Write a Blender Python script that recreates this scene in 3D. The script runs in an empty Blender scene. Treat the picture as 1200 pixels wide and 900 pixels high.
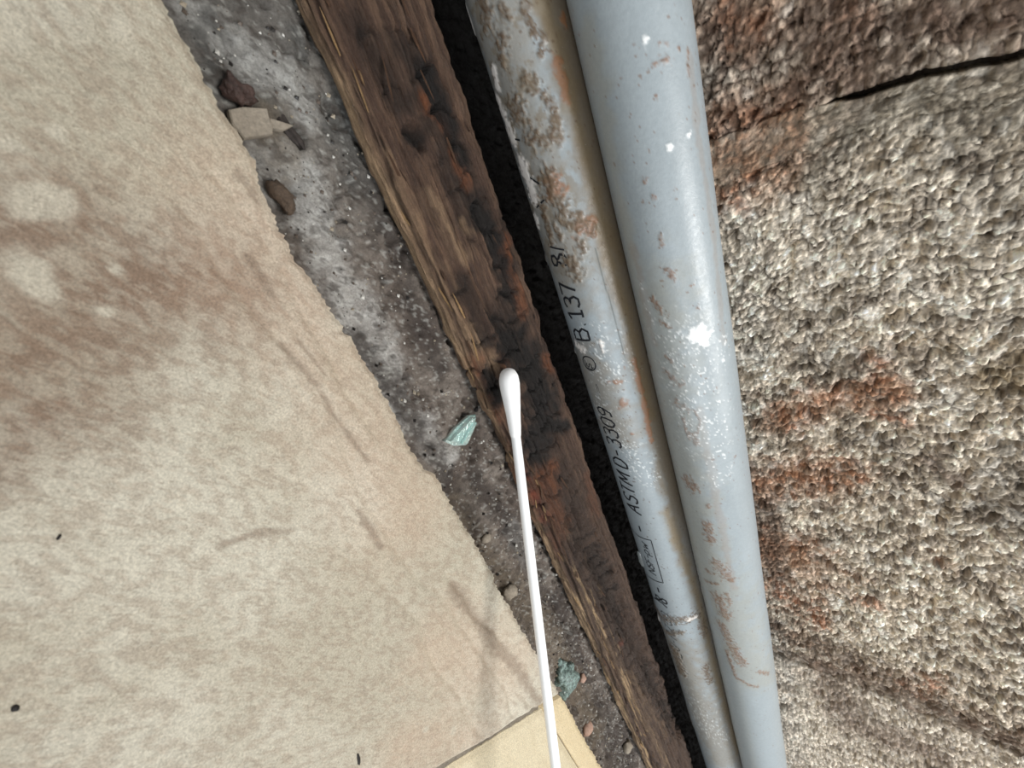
import bpy, math
import numpy as np
from mathutils import Matrix, Vector

# ------------------------------------------------------------------ camera, light, exposure
MM = 0.001
F = 500.0                                    # focal length in pixels of a 1200 px wide frame
D = np.array([.3376, -.833, -.4384]); D /= np.linalg.norm(D)
Mv = np.array([.5818, .5507, -.5983]); Mv -= Mv.dot(D) * D; Mv /= np.linalg.norm(Mv)
U = np.cross(D, Mv)
H = 72.0                                     # camera height above the tile, mm
scene = bpy.context.scene
C = scene.collection
cam_d = bpy.data.cameras.new('camera')
cam = bpy.data.objects.new('camera', cam_d); C.objects.link(cam)
R = Matrix(((D[0], D[1], D[2]), (Mv[0], Mv[1], Mv[2]), (U[0], U[1], U[2])))
cam.matrix_world = Matrix.Translation((0, 0, H * MM)) @ R.to_4x4()
cam_d.sensor_width = 36; cam_d.sensor_fit = 'HORIZONTAL'
cam_d.lens = 36 * F / 1200
cam_d.clip_start = 0.002; cam_d.clip_end = 20
cam_d.dof.use_dof = True
cam_d.dof.focus_distance = 0.118
cam_d.dof.aperture_fstop = 36
scene.camera = cam

w = bpy.data.worlds.new('world'); scene.world = w; w.use_nodes = True
wb = w.node_tree.nodes['Background']
wb.inputs[0].default_value = (0.97, 0.99, 1.0, 1); wb.inputs[1].default_value = 0.50

def area(name, loc, target, size, power, col):
    l = bpy.data.lights.new(name, 'AREA'); l.shape = 'DISK'; l.size = size; l.energy = power; l.color = col
    o = bpy.data.objects.new(name, l); C.objects.link(o); o.location = loc
    o.rotation_euler = (Vector(target) - Vector(loc)).to_track_quat('-Z', 'Y').to_euler()
area('ceiling_lamp', (0.22, 0.03, 0.60), (0.11, 0.07, 0), 0.24, 4.3, (1.0, 0.985, 0.955))
area('window_daylight', (0.62, -0.8, 0.55), (0.10, 0.07, 0), 0.5, 6.5, (0.9, 0.96, 1.0))

vs = scene.view_settings
scene.display_settings.display_device = 'sRGB'
vs.view_transform = 'Standard'; vs.look = 'None'; vs.gamma = 1; vs.use_curve_mapping = False
vs.exposure = -0.10

# ------------------------------------------------------------------ measuring helpers (mm)
def ray(px, py):
    r = np.array([(px - 600) / F, (450 - py) / F, -1.])
    return np.array([r @ D, r @ Mv, r @ U])
def on_z(px, py, z=0.):
    r = ray(px, py); t = (z - H) / r[2]; p = t * r
    return p[0], p[1], t
def on_wall(px, py, y=114.5):
    r = ray(px, py); t = y / r[1]; p = t * r
    return p[0], p[2] + H, t
def on_pipe(px, py, cy, cz, rad):
    r = ray(px, py); a = r[1]**2 + r[2]**2; oz = H - cz
    b = 2 * (-r[1] * cy + r[2] * oz); c = cy * cy + oz * oz - rad * rad
    dd = b * b - 4 * a * c
    t = (-b - math.sqrt(max(dd, 0))) / (2 * a); p = t * r
    th = math.atan2(p[2] + H - cz, -(p[1] - cy))
    return p[0], th * rad, t

# ------------------------------------------------------------------ noise
rng = np.random.RandomState(7)
PT = rng.permutation(4096).astype(np.int64)
RV = rng.rand(4096)
def hsh(i, j, s=0):
    return PT[(PT[(PT[(i + s * 131) & 4095] + j) & 4095] + s * 17) & 4095]
def vn(x, y, s=0):
    xi = np.floor(x).astype(np.int64); yi = np.floor(y).astype(np.int64)
    fx = x - xi; fy = y - yi
    fx = fx * fx * (3 - 2 * fx); fy = fy * fy * (3 - 2 * fy)
    a = RV[hsh(xi, yi, s)]; b = RV[hsh(xi + 1, yi, s)]; c = RV[hsh(xi, yi + 1, s)]; e = RV[hsh(xi + 1, yi + 1, s)]
    return (a * (1 - fx) + b * fx) * (1 - fy) + (c * (1 - fx) + e * fx) * fy
def fbm(x, y, o=4, s=0, g=.5):
    t = 0; a = 1; n = 0
    for k in range(o):
        t = t + a * vn(x * 2**k, y * 2**k, s + k * 7); n += a; a *= g
    return t / n
def voro(x, y, s=0):
    xi = np.floor(x).astype(np.int64); yi = np.floor(y).astype(np.int64)
    f1 = np.full(x.shape, 9.); f2 = np.full(x.shape, 9.); idv = np.zeros(x.shape, dtype=np.int64)
    for dx in (-1, 0, 1):
        for dy in (-1, 0, 1):
            h = hsh(xi + dx, yi + dy, s)
            px = xi + dx + .1 + .8 * RV[h]; py = yi + dy + .1 + .8 * RV[(h * 7 + 13) & 4095]
            d2 = np.hypot(px - x, py - y)
            c = d2 < f1
            f2 = np.where(c, f1, np.minimum(f2, d2)); idv = np.where(c, h, idv); f1 = np.where(c, d2, f1)
    return f1, f2, idv
def ss(a, b, x):
    t = np.clip((x - a) / (b - a), 0, 1); return t * t * (3 - 2 * t)
def strokes(u, v, lst, proj, rag=.5, soft=.35, s=50, nscale=1.0):
    """mask 0..1 of strokes; lst = [( [(px,py),...], half width px )]"""
    out = np.zeros(u.shape)
    n = fbm(u * nscale, v * nscale, 4, s) - .5
    for pts, wpx in lst:
        P = [proj(*p) for p in pts]
        wd = wpx * np.mean([p[2] for p in P]) / F
        if len(P) == 1: P = P * 2
        m = wd * 2.2 + 1
        x0 = min(p[0] for p in P) - m; x1 = max(p[0] for p in P) + m
        y0 = min(p[1] for p in P) - m; y1 = max(p[1] for p in P) + m
        k = np.where((u > x0) & (u < x1) & (v > y0) & (v < y1))
        if not len(k[0]): continue
        uu = u[k]; vv = v[k]; best = np.full(uu.shape, 1e9)
        for a, b in zip(P[:-1], P[1:]):
            ax, ay, bx, by = a[0], a[1], b[0], b[1]
            L = (bx - ax)**2 + (by - ay)**2 + 1e-9
            t = np.clip(((uu - ax) * (bx - ax) + (vv - ay) * (by - ay)) / L, 0, 1)
            best = np.minimum(best, np.hypot(uu - ax - t * (bx - ax), vv - ay - t * (by - ay)))
        q = (wd - best) / wd + n[k] * 2.4 * rag
        out[k] = np.maximum(out[k], ss(-soft, soft, q))
    return out
def mixc(a, b, f):
    f = np.asarray(f)[..., None]; return a * (1 - f) + np.asarray(b) * f
def srgb(r, g, b):
    c = np.array([r, g, b]) / 255.
    return np.where(c < .04045, c / 12.92, ((c + .055) / 1.055)**2.4)
def spc(*seg):
    """segments (a, b, step) -> one ascending array"""
    o = []
    for a, b, st in seg: o.append(np.arange(a, b - 1e-6, st))
    o.append(np.array([seg[-1][1]])); return np.concatenate(o)

# ------------------------------------------------------------------ mesh helpers
def link(name, me, mat, parent=None):
    o = bpy.data.objects.new(name, me); C.objects.link(o)
    if mat: me.materials.append(mat)
    if parent is not None:
        o.parent = parent
        o.location = -parent.location if True else (0, 0, 0)
    return o
def grid(name, P, mat, col=None, parent=None, wrap=False, smooth=True):
    """P[nu,nv,3] in mm, world axes; attribute Col per vertex (reflectance)"""
    nu, nv = P.shape[:2]
    i = np.arange(nu * nv).reshape(nu, nv)
    if wrap: i = np.concatenate([i, i[:, :1]], 1)
    q = np.stack([i[:-1, :-1], i[1:, :-1], i[1:, 1:], i[:-1, 1:]], -1).reshape(-1, 4)
    me = bpy.data.meshes.new(name)
    me.vertices.add(nu * nv); me.vertices.foreach_set('co', (P * MM).astype(np.float32).ravel())
    me.loops.add(q.size); me.loops.foreach_set('vertex_index', q.astype(np.int32).ravel())
    me.polygons.add(len(q)); me.polygons.foreach_set('loop_start', np.arange(0, q.size, 4, dtype=np.int32))
    me.update(calc_edges=True); me.validate()
    if smooth: me.polygons.foreach_set('use_smooth', np.ones(len(me.polygons), dtype=bool))
    if col is not None:
        a = me.color_attributes.new('Col', 'FLOAT_COLOR', 'POINT')
        c = np.ones((nu * nv, 4), dtype=np.float32); c[:, :3] = np.clip(col.reshape(-1, 3), 0, 1)
        a.data.foreach_set('color', c.ravel())
    return link(name, me, mat, parent)
def skirt(P, col, axis, val):
    """close a height field: outline carried down to one level and a flat back"""
    Q = np.pad(P, ((2, 2), (2, 2), (0, 0)), 'edge'); K = np.pad(col, ((2, 2), (2, 2), (0, 0)), 'edge')
    for s in (np.s_[:1], np.s_[-1:]):
        Q[s, :, axis] = val; Q[:, s, axis] = val
    for s in (1, -2):
        pass
    Q[1, :, axis] = np.where(True, Q[2, :, axis], 0); 
    Q[0, :, axis] = val; Q[-1, :, axis] = val; Q[:, 0, axis] = val; Q[:, -1, axis] = val
    return Q, K
def from_lists(name, vs_, fs, mat, parent=None, smooth=False, cols=None):
    me = bpy.data.meshes.new(name)
    me.from_pydata([tuple(float(c) * MM for c in v) for v in vs_], [], fs); me.update()
    if smooth: me.polygons.foreach_set('use_smooth', np.ones(len(me.polygons), dtype=bool))
    if cols is not None:
        a = me.color_attributes.new('Col', 'FLOAT_COLOR', 'POINT')
        c = np.ones((len(vs_), 4), dtype=np.float32); c[:, :3] = cols; a.data.foreach_set('color', c.ravel())
    return link(name, me, mat, parent)
def tag(o, label=None, cat=None, group=None, kind=None):
    if label: o['label'] = label
    if cat: o['category'] = cat
    if group: o['group'] = group
    if kind: o['kind'] = kind
    return o
def empty(name, loc_mm):
    o = bpy.data.objects.new(name, None); C.objects.link(o)
    o.location = tuple(c * MM for c in loc_mm); o.empty_display_size = .005
    return o

# ------------------------------------------------------------------ materials
class N:
    def __init__(s, name):
        s.m = bpy.data.materials.new(name); s.m.use_nodes = True
        s.t = s.m.node_tree; s.b = s.t.nodes['Principled BSDF']
        tc = s.t.nodes.new('ShaderNodeTexCoord')
        mp = s.t.nodes.new('ShaderNodeMapping'); mp.inputs['Scale'].default_value = (1000, 1000, 1000)
        s.l(tc.outputs['Object'], mp.inputs[0]); s.mm = mp.outputs[0]
    def l(s, a, b): s.t.links.new(a, b)
    def set(s, inp, v):
        if isinstance(v, bpy.types.NodeSocket): s.l(v, inp)
        elif isinstance(v, (tuple, list)): inp.default_value = (*v, 1) if len(v) == 3 and inp.type == 'RGBA' else v
        else: inp.default_value = v
    def scale(s, x, y, z):
        mp = s.t.nodes.new('ShaderNodeMapping'); mp.inputs['Scale'].default_value = (x, y, z); s.l(s.mm, mp.inputs[0]); return mp.outputs[0]
    def noise(s, sc, det=4, ro=.55, vec=None, dist=0):
        n = s.t.nodes.new('ShaderNodeTexNoise'); n.inputs['Scale'].default_value = sc; n.inputs['Detail'].default_value = det
        n.inputs['Roughness'].default_value = ro; n.inputs['Distortion'].default_value = dist
        s.l(vec or s.mm, n.inputs['Vector']); return n.outputs[0]
    def vor(s, sc, out=0, vec=None):
        n = s.t.nodes.new('ShaderNodeTexVoronoi'); n.inputs['Scale'].default_value = sc; s.l(vec or s.mm, n.inputs['Vector']); return n.outputs[out]
    def ramp(s, f, *st):
        n = s.t.nodes.new('ShaderNodeValToRGB'); s.l(f, n.inputs[0]); e = n.color_ramp.elements
        while len(e) < len(st): e.new(.5)
        for k, (p, c) in enumerate(st):
            e[k].position = p; e[k].color = (c, c, c, 1) if isinstance(c, (int, float)) else (*c, 1)
        return n.outputs[0]
    def mix(s, f, a, b, mode='MIX'):
        n = s.t.nodes.new('ShaderNodeMix'); n.data_type = 'RGBA'; n.blend_type = mode
        s.set(n.inputs[0], f); s.set(n.inputs[6], a); s.set(n.inputs[7], b); return n.outputs[2]
    def math(s, op, a, b=0.):
        n = s.t.nodes.new('ShaderNodeMath'); n.operation = op; s.set(n.inputs[0], a); s.set(n.inputs[1], b); return n.outputs[0]
    def attr(s):
        n = s.t.nodes.new('ShaderNodeAttribute'); n.attribute_name = 'Col'; return n.outputs[0]
    def bump(s, h, dist_mm, strength=1.):
        n = s.t.nodes.new('ShaderNodeBump'); n.inputs['Distance'].default_value = dist_mm * MM; n.inputs['Strength'].default_value = strength
        s.l(h, n.inputs['Height']); s.l(n.outputs[0], s.b.inputs['Normal'])
    def base(s, c): s.set(s.b.inputs['Base Color'], c)
    def rough(s, v): s.set(s.b.inputs['Roughness'], v)
    def spec(s, v): s.b.inputs['Specular IOR Level'].default_value = v

# ceramic tile
n = N('ceramic_tile'); c = n.attr()
f1 = n.ramp(n.noise(2.0, 8, .78, dist=.9), (.34, .76), (.5, 1.0), (.66, 1.12))
f2 = n.ramp(n.noise(3.2, 5, .7), (.40, .82), (.60, 1.13))
n.base(n.mix(1, n.mix(1, c, f1, 'MULTIPLY'), f2, 'MULTIPLY')); n.rough(n.ramp(n.noise(.6, 4), (.3, .42), (.7, .62))); n.spec(.4)
n.bump(n.noise(2.2, 8, .78, dist=.6), .34, .85); M_TILE = n.m
# mortar bed
n = N('mortar_bed'); c = n.attr()
f1 = n.ramp(n.noise(2.2, 8, .75), (.30, .55), (.5, 1.), (.72, 1.4))
f2 = n.ramp(n.noise(5, 4, .7), (.66, 0.), (.72, 1.))
n.base(n.mix(n.math('MULTIPLY', f2, .35), n.mix(1, c, f1, 'MULTIPLY'), (.55, .55, .53))); n.rough(n.ramp(n.noise(1.2, 4), (.35, .5), (.65, .9))); n.spec(.45)
n.bump(n.noise(3.0, 8, .75), .55, .9); M_MORTAR = n.m
# rotten wood
n = N('rotten_wood'); c = n.attr()
g = n.noise(1.0, 7, .75, n.scale(.2, 2.8, 2.8), .8)
f1 = n.ramp(g, (.32, .55), (.5, 1.), (.70, 1.5))
f2 = n.ramp(n.noise(4, 4, .7), (.3, .75), (.7, 1.25))
sp = n.ramp(n.noise(3.8, 3, .6), (.71, 0.), (.76, 1.))  # micro-specular glints painted in as tiny pale specks
n.base(n.mix(n.math('MULTIPLY', sp, .45), n.mix(1, n.mix(1, c, f1, 'MULTIPLY'), f2, 'MULTIPLY'), (.5, .47, .44))); n.rough(n.ramp(n.noise(1.5, 4), (.3, .35), (.65, .8))); n.spec(.35)
n.bump(n.math('ADD', g, n.math('MULTIPLY', n.noise(4, 6, .7), .4)), .7, .9); M_WOOD = n.m
# pipe plastic with dirt
n = N('grey_plastic_pipe'); c = n.attr()
f1 = n.ramp(n.noise(1.1, 5, .6), (.3, .94), (.7, 1.05))
sp = n.ramp(n.noise(3.4, 3, .5), (.72, 0.), (.76, 1.))  # glitter painted into the base colour as pale specks
n.base(n.mix(n.math('MULTIPLY', sp, .30), n.mix(1, c, f1, 'MULTIPLY'), (.75, .77, .78)))
n.rough(n.ramp(n.noise(.8, 5, .6), (.3, .30), (.7, .50))); n.spec(.5)
n.bump(n.noise(1.6, 6, .65), .10, .5); M_PIPE = n.m
# mud crust on the pipes
# concrete masonry
n = N('concrete_block'); c = n.attr()
f1 = n.ramp(n.noise(1.6, 8, .75), (.28, .62), (.5, 1.), (.74, 1.35))
n.base(n.mix(1, c, f1, 'MULTIPLY')); n.rough(.85); n.spec(.3)
n.bump(n.noise(2.4, 8, .7), .3, .8); M_BLOCK = n.m
def plain(name, col, rough=.6, nsc=2., amp=.25, bump=.1, spec=.4, sss=0):
    n = N(name)
    n.base(n.mix(1, tuple(col), n.ramp(n.noise(nsc, 6, .7), (.3, 1 - amp), (.7, 1 + amp)), 'MULTIPLY')); n.rough(rough); n.spec(spec)
    if bump: n.bump(n.noise(nsc * 1.5, 6, .7), bump, .9)
    return n.m
M_GROUT = plain('grout', srgb(120, 112, 100), .9, 2, .3, .3)
M_INK = plain('black_ink', (.018, .02, .024), .45, 3, .3, 0)
M_COTTON = plain('white_cotton', (.93, .94, .95), .9, 3, .02, .12, .2)
M_STICK = plain('white_plastic_stick', (.90, .92, .94), .45, 1, .02, .0, .4)
M_BLACK = plain('black_dirt', (.012, .01, .009), .7, 3, .3, .2)
M_GRIT = N('grit'); M_GRIT.base(M_GRIT.attr()); M_GRIT.rough(.45); M_GRIT = M_GRIT.m
M_CHIP = plain('broken_tile_clay', srgb(140, 131, 118), .8, 1.5, .25, .3)
M_REDSTONE = plain('red_brown_stone', srgb(66, 50, 45), .3, .8, .6, .6)
M_BROWN = plain('brown_bark', srgb(84, 70, 58), .7, 1.2, .5, .5)
M_DARK = plain('dark_splinter', srgb(52, 46, 43), .8, 1.2, .4, .4)
M_PINK = plain('pink_stone', srgb(168, 138, 122), .6, 1.4, .25, .3)
n = N('teal_glass'); n.base((.55, .82, .78)); n.rough(.08); n.b.inputs['Transmission Weight'].default_value = .75
n.b.inputs['IOR'].default_value = 1.48; n.bump(n.noise(1.2, 3, .5), .4, .8); M_GLASS = n.m
n = N('dull_green_glass'); n.base(n.ramp(n.noise(1.2, 4, .7), (.38, (.10, .14, .13)), (.62, (.42, .58, .54)))); n.rough(.12); n.b.inputs['Transmission Weight'].default_value = .35; n.bump(n.noise(1.6, 4, .6), .6, .9); M_GLASSD = n.m
n = N('clear_glue'); n.base((.42, .45, .44)); n.rough(.25); n.b.inputs['Transmission Weight'].default_value = .6; M_GLUE = n.m

# ------------------------------------------------------------------ floor: mortar bed, tiles, grout
ZM = -7.0
def bed_height(X, Y):
    h = (fbm(X * .09, Y * .09, 3, 3) - .5) * 2.6 + (fbm(X * .5, Y * .5, 4, 5, .6) - .5) * (1.7 + 1.3 * ss(60, 110, X))
    f1_, f2_, idv = voro(X * .55, Y * .55, 9)
    h = h + (RV[idv] > .80) * ss(.0, .3, f2_ - f1_) * .7 * RV[(idv * 3) & 4095]
    h = h - ss(.62, .8, fbm(X * .35, Y * .35, 3, 12)) * 1.6
    return h * ss(30, 36, Y) - .9 * (1 - ss(30, 33, Y)) - 9 * ss(84.5, 89, Y)
xs = spc((-150, -60, 3), (-60, 240, .5), (240, 460, 1.2), (460, 720, 4)); ys = spc((-150, 28, 8), (28, 62, .45), (62, 120, .9))
X, Y = np.meshgrid(xs, ys, indexing='ij')
Hh = bed_height(X, Y)
P = np.stack([X, Y, ZM + Hh], -1)
g1 = fbm(X * .12, Y * .12, 4, 20); g2 = fbm(X * .8, Y * .8, 4, 22)
col = mixc(np.broadcast_to(srgb(88, 78, 71), X.shape + (3,)), srgb(118, 109, 101), ss(.35, .65, g1))
Zp = lambda px, py: on_z(px, py, ZM)
white = strokes(X, Y, [([(215, 0), (250, 40), (290, 60)], 16), ([(290, 70), (330, 90), (350, 120)], 20), ([(340, 200), (375, 260)], 26),
    ([(360, 250), (400, 330), (430, 385), (450, 420)], 18), ([(405, 350), (440, 410), (462, 470)], 24), ([(400, 430), (490, 500), (520, 540)], 14),
    ([(600, 620), (620, 650)], 10), ([(675, 860)], 9)], Zp, .9, .9, 31, .35)
col = mixc(col, srgb(206, 205, 201), white * .85 * (.55 + .45 * ss(.4, .6, g2)))
dark = strokes(X, Y, [([(235, 40), (260, 110), (300, 130)], 9), ([(345, 40), (356, 72)], 10), ([(395, 130), (420, 200), (470, 300)], 20),
    ([(245, 20), (262, 45)], 8), ([(310, 120), (350, 158)], 7), ([(420, 400), (470, 470), (520, 560), (570, 650), (630, 740)], 12),
    ([(480, 350), (520, 430)], 16), ([(560, 560), (600, 620), (640, 700), (690, 800)], 10), ([(690, 830), (740, 890)], 22), ([(650, 700), (670, 760)], 16)], Zp, .8, .8, 33, .4)
col = mixc(col, srgb(52, 44, 40), dark * .8)  # partly shade beside the wood and in a hollow, painted dark
top_grey = ss(10, -20, X); col = mixc(col, srgb(112, 116, 114), top_grey * .35)
tan = strokes(X, Y, [([(310, 150), (330, 180)], 22), ([(520, 600), (640, 740), (700, 860)], 16)], Zp, .8, .9, 35, .4)
col = mixc(col, srgb(112, 100, 84), tan * .6)
col = mixc(col, srgb(64, 56, 50), ss(.56, .68, g2) * .65)
col = mixc(col, srgb(196, 196, 190), ss(.66, .72, fbm(X * 1.5, Y * 1.5, 3, 41)) * .35)
col = mixc(col, srgb(20, 15, 12), ss(82, 88, Y) * .93)  # shade in the gap beside the pipe painted near black
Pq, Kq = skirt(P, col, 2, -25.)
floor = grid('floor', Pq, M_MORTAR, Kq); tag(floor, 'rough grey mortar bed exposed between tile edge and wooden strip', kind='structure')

EX = [-150, -60, -32, -20, -14, -8, 2, 8, 14, 25, 36, 47.5, 49.5, 56, 62, 74, 95, 116, 145, 195, 720]
EY = [33.5, 33.5, 33.6, 33.2, 33.6, 32.3, 31.6, 32.6, 32.7, 33.1, 32.8, 33.0, 34.3, 34.2, 34.7, 34.8, 34.2, 34.4, 34.5, 34.9, 34.9]
def edge(X): return np.interp(X, EX, EY) + (fbm(X * .6, X * 0 + 3, 4, 61) - .5) * 1.0 + (fbm(X * .12, X * 0, 2, 66) - .5) * .9 + (fbm(X * 2.0, X * 0 + 7, 3, 68, .6) - .5) * .75
def xg(Y): return 109.3 + .97 * Y
def tile_relief(X, Y):
    h = (fbm(X * .05, Y * .08, 3, 70) - .5) * 1.0 + (fbm(X * .5, Y * .9, 5, 71, .6) - .5) * .34
    rid = 0
    for y0, am, s_ in ((26.5, .5, 72), (22.0, .38, 73), (12.5, .35, 74)):
        yy = y0 + (fbm(X * .04, X * 0, 3, s_) - .5) * 7
        rid = rid + am * np.exp(-((Y - yy) / .8)**2) * ss(.35, .6, fbm(X * .05, X * 0 + 9, 2, s_ + 5))
    return h - rid
ZT = lambda px, py: on_z(px, py, 0.)
def tile_colour(X, Y):
    g = fbm(X * .05, Y * .05, 4, 80); g3 = fbm(X * .8, Y * 1.1, 5, 81, .65)
    c = mixc(np.broadcast_to(srgb(176, 168, 150), X.shape + (3,)), srgb(194, 188, 172), ss(.3, .7, g))
    c = mixc(c, srgb(140, 120, 102), ss(.46, .60, g3) * .38)
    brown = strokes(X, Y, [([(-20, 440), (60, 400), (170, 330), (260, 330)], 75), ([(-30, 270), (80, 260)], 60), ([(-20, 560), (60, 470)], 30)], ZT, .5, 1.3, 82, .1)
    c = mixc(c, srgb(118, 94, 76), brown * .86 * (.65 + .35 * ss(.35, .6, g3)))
    pink = strokes(X, Y, [([(300, 250), (380, 420), (470, 600)], 60), ([(600, 780), (520, 760)], 40), ([(560, 860), (470, 880)], 30)], ZT, .5, 1.2, 83, .15)
    c = mixc(c, srgb(184, 158, 136), pink * .4)
    pale = strokes(X, Y, [([(35, 318), (45, 335)], 17), ([(118, 364), (128, 364)], 6), ([(134, 316)], 8), ([(35, 240), (60, 235)], 20),
        ([(195, 679)], 9), ([(290, 776)], 5), ([(140, 30)], 12), ([(0, 30)], 26), ([(500, 855)], 4), ([(532, 857)], 5), ([(10, 170)], 10), ([(65, 155)], 10)], ZT, .35, .25, 84, .5)
    c = mixc(c, srgb(190, 183, 166), pale * .75)
    vein = strokes(X, Y, [([(278, 200), (300, 235)], 5), ([(330, 405), (370, 450), (400, 500), (430, 540)], 3), ([(350, 400), (380, 440)], 2),
        ([(260, 640), (300, 625), (340, 622)], 5), ([(420, 600), (445, 640)], 4), ([(530, 690), (570, 740), (610, 790), (632, 825)], 7), ([(290, 300), (320, 345)], 5)], ZT, .8, .6, 85, .8)
    c = mixc(c, srgb(122, 104, 88), vein * .55)
    return c
def build_tile(xs, ys, fx, fy, ctint, amt, parent, seed=0, relief=1.):
    X0, Y0 = np.meshgrid(xs, ys, indexing='ij')
    Yw = fy(X0, Y0); Xw = fx(X0, Yw)
    z = tile_relief(Xw + seed, Yw) * relief
    eb = np.minimum(np.minimum(X0 - xs[0], xs[-1] - X0), np.minimum(Y0 - ys[0], ys[-1] - Y0))
    z = z - .5 * (1 - ss(0, 1.0, eb))
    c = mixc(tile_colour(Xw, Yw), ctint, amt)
    P_, K_ = skirt(np.stack([Xw, Yw, z], -1), c, 2, -6.9)
    return grid('tile', P_, M_TILE, K_, parent)
# large tile with the broken edge
xs = spc((-150, -60, 4), (-60, 140, .5)); ys = spc((-150, -45, 4), (-45, 33.5, .45))
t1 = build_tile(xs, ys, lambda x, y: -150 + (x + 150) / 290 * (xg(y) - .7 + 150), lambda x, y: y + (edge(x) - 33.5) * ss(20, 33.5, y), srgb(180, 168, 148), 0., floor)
t1['label'] = 'large stone-look beige tile with a long broken edge'
xs = spc((0, 60, .6), (60, 340, 3)); ys = spc((-150, -30, 4), (-30, 27.4, .6))
t2 = build_tile(xs, ys, lambda x, y: (xg(y) + .9) + x * (710 - xg(y) - .9) / 340, lambda x, y: y, srgb(206, 192, 160), .75, floor, 300, .5)
t2['label'] = 'smoother cream tile beyond the diagonal joint'
xs = spc((0, 80, .5), (80, 310, 2)); ys = spc((28.0, 34.8, .4))
t3 = build_tile(xs, ys, lambda x, y: (xg(y) + 1.4) + x * (710 - xg(y)) / 312, lambda x, y: y + (edge(x + 143) - 34.8) * ss(28, 34.8, y), srgb(206, 186, 146), .8, floor, 500, .5)
t3['label'] = 'narrow cream tile sliver along the broken edge'
def strip(a, b, wd, ztop, name='grout'):
    a = np.array(a, float); b = np.array(b, float); L = np.linalg.norm(b - a); k = int(L / .7) + 2
    t = np.linspace(0, 1, k); n_ = np.array([-(b - a)[1], (b - a)[0]]) / L
    ww = wd * .5
    P_ = np.zeros((k, 5, 3))
    for j, s_ in enumerate((-1, -.5, 0, .5, 1)):
        P_[:, j, :2] = a + np.outer(t, b - a) + n_ * s_ * ww
        P_[:, j, 2] = ztop + (fbm(t * L * .6, t * 0 + j * 5, 4, 90) - .5) * .9
    P_, K_ = skirt(P_, np.zeros(P_.shape), 2, -6.8)
    return grid(name, P_, M_GROUT, None, floor)
strip((xg(-150), -150), (xg(27), 27), 1.9, -.75)
strip((150, 27.7), (710, 27.7), 1.1, -1.7)

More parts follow.
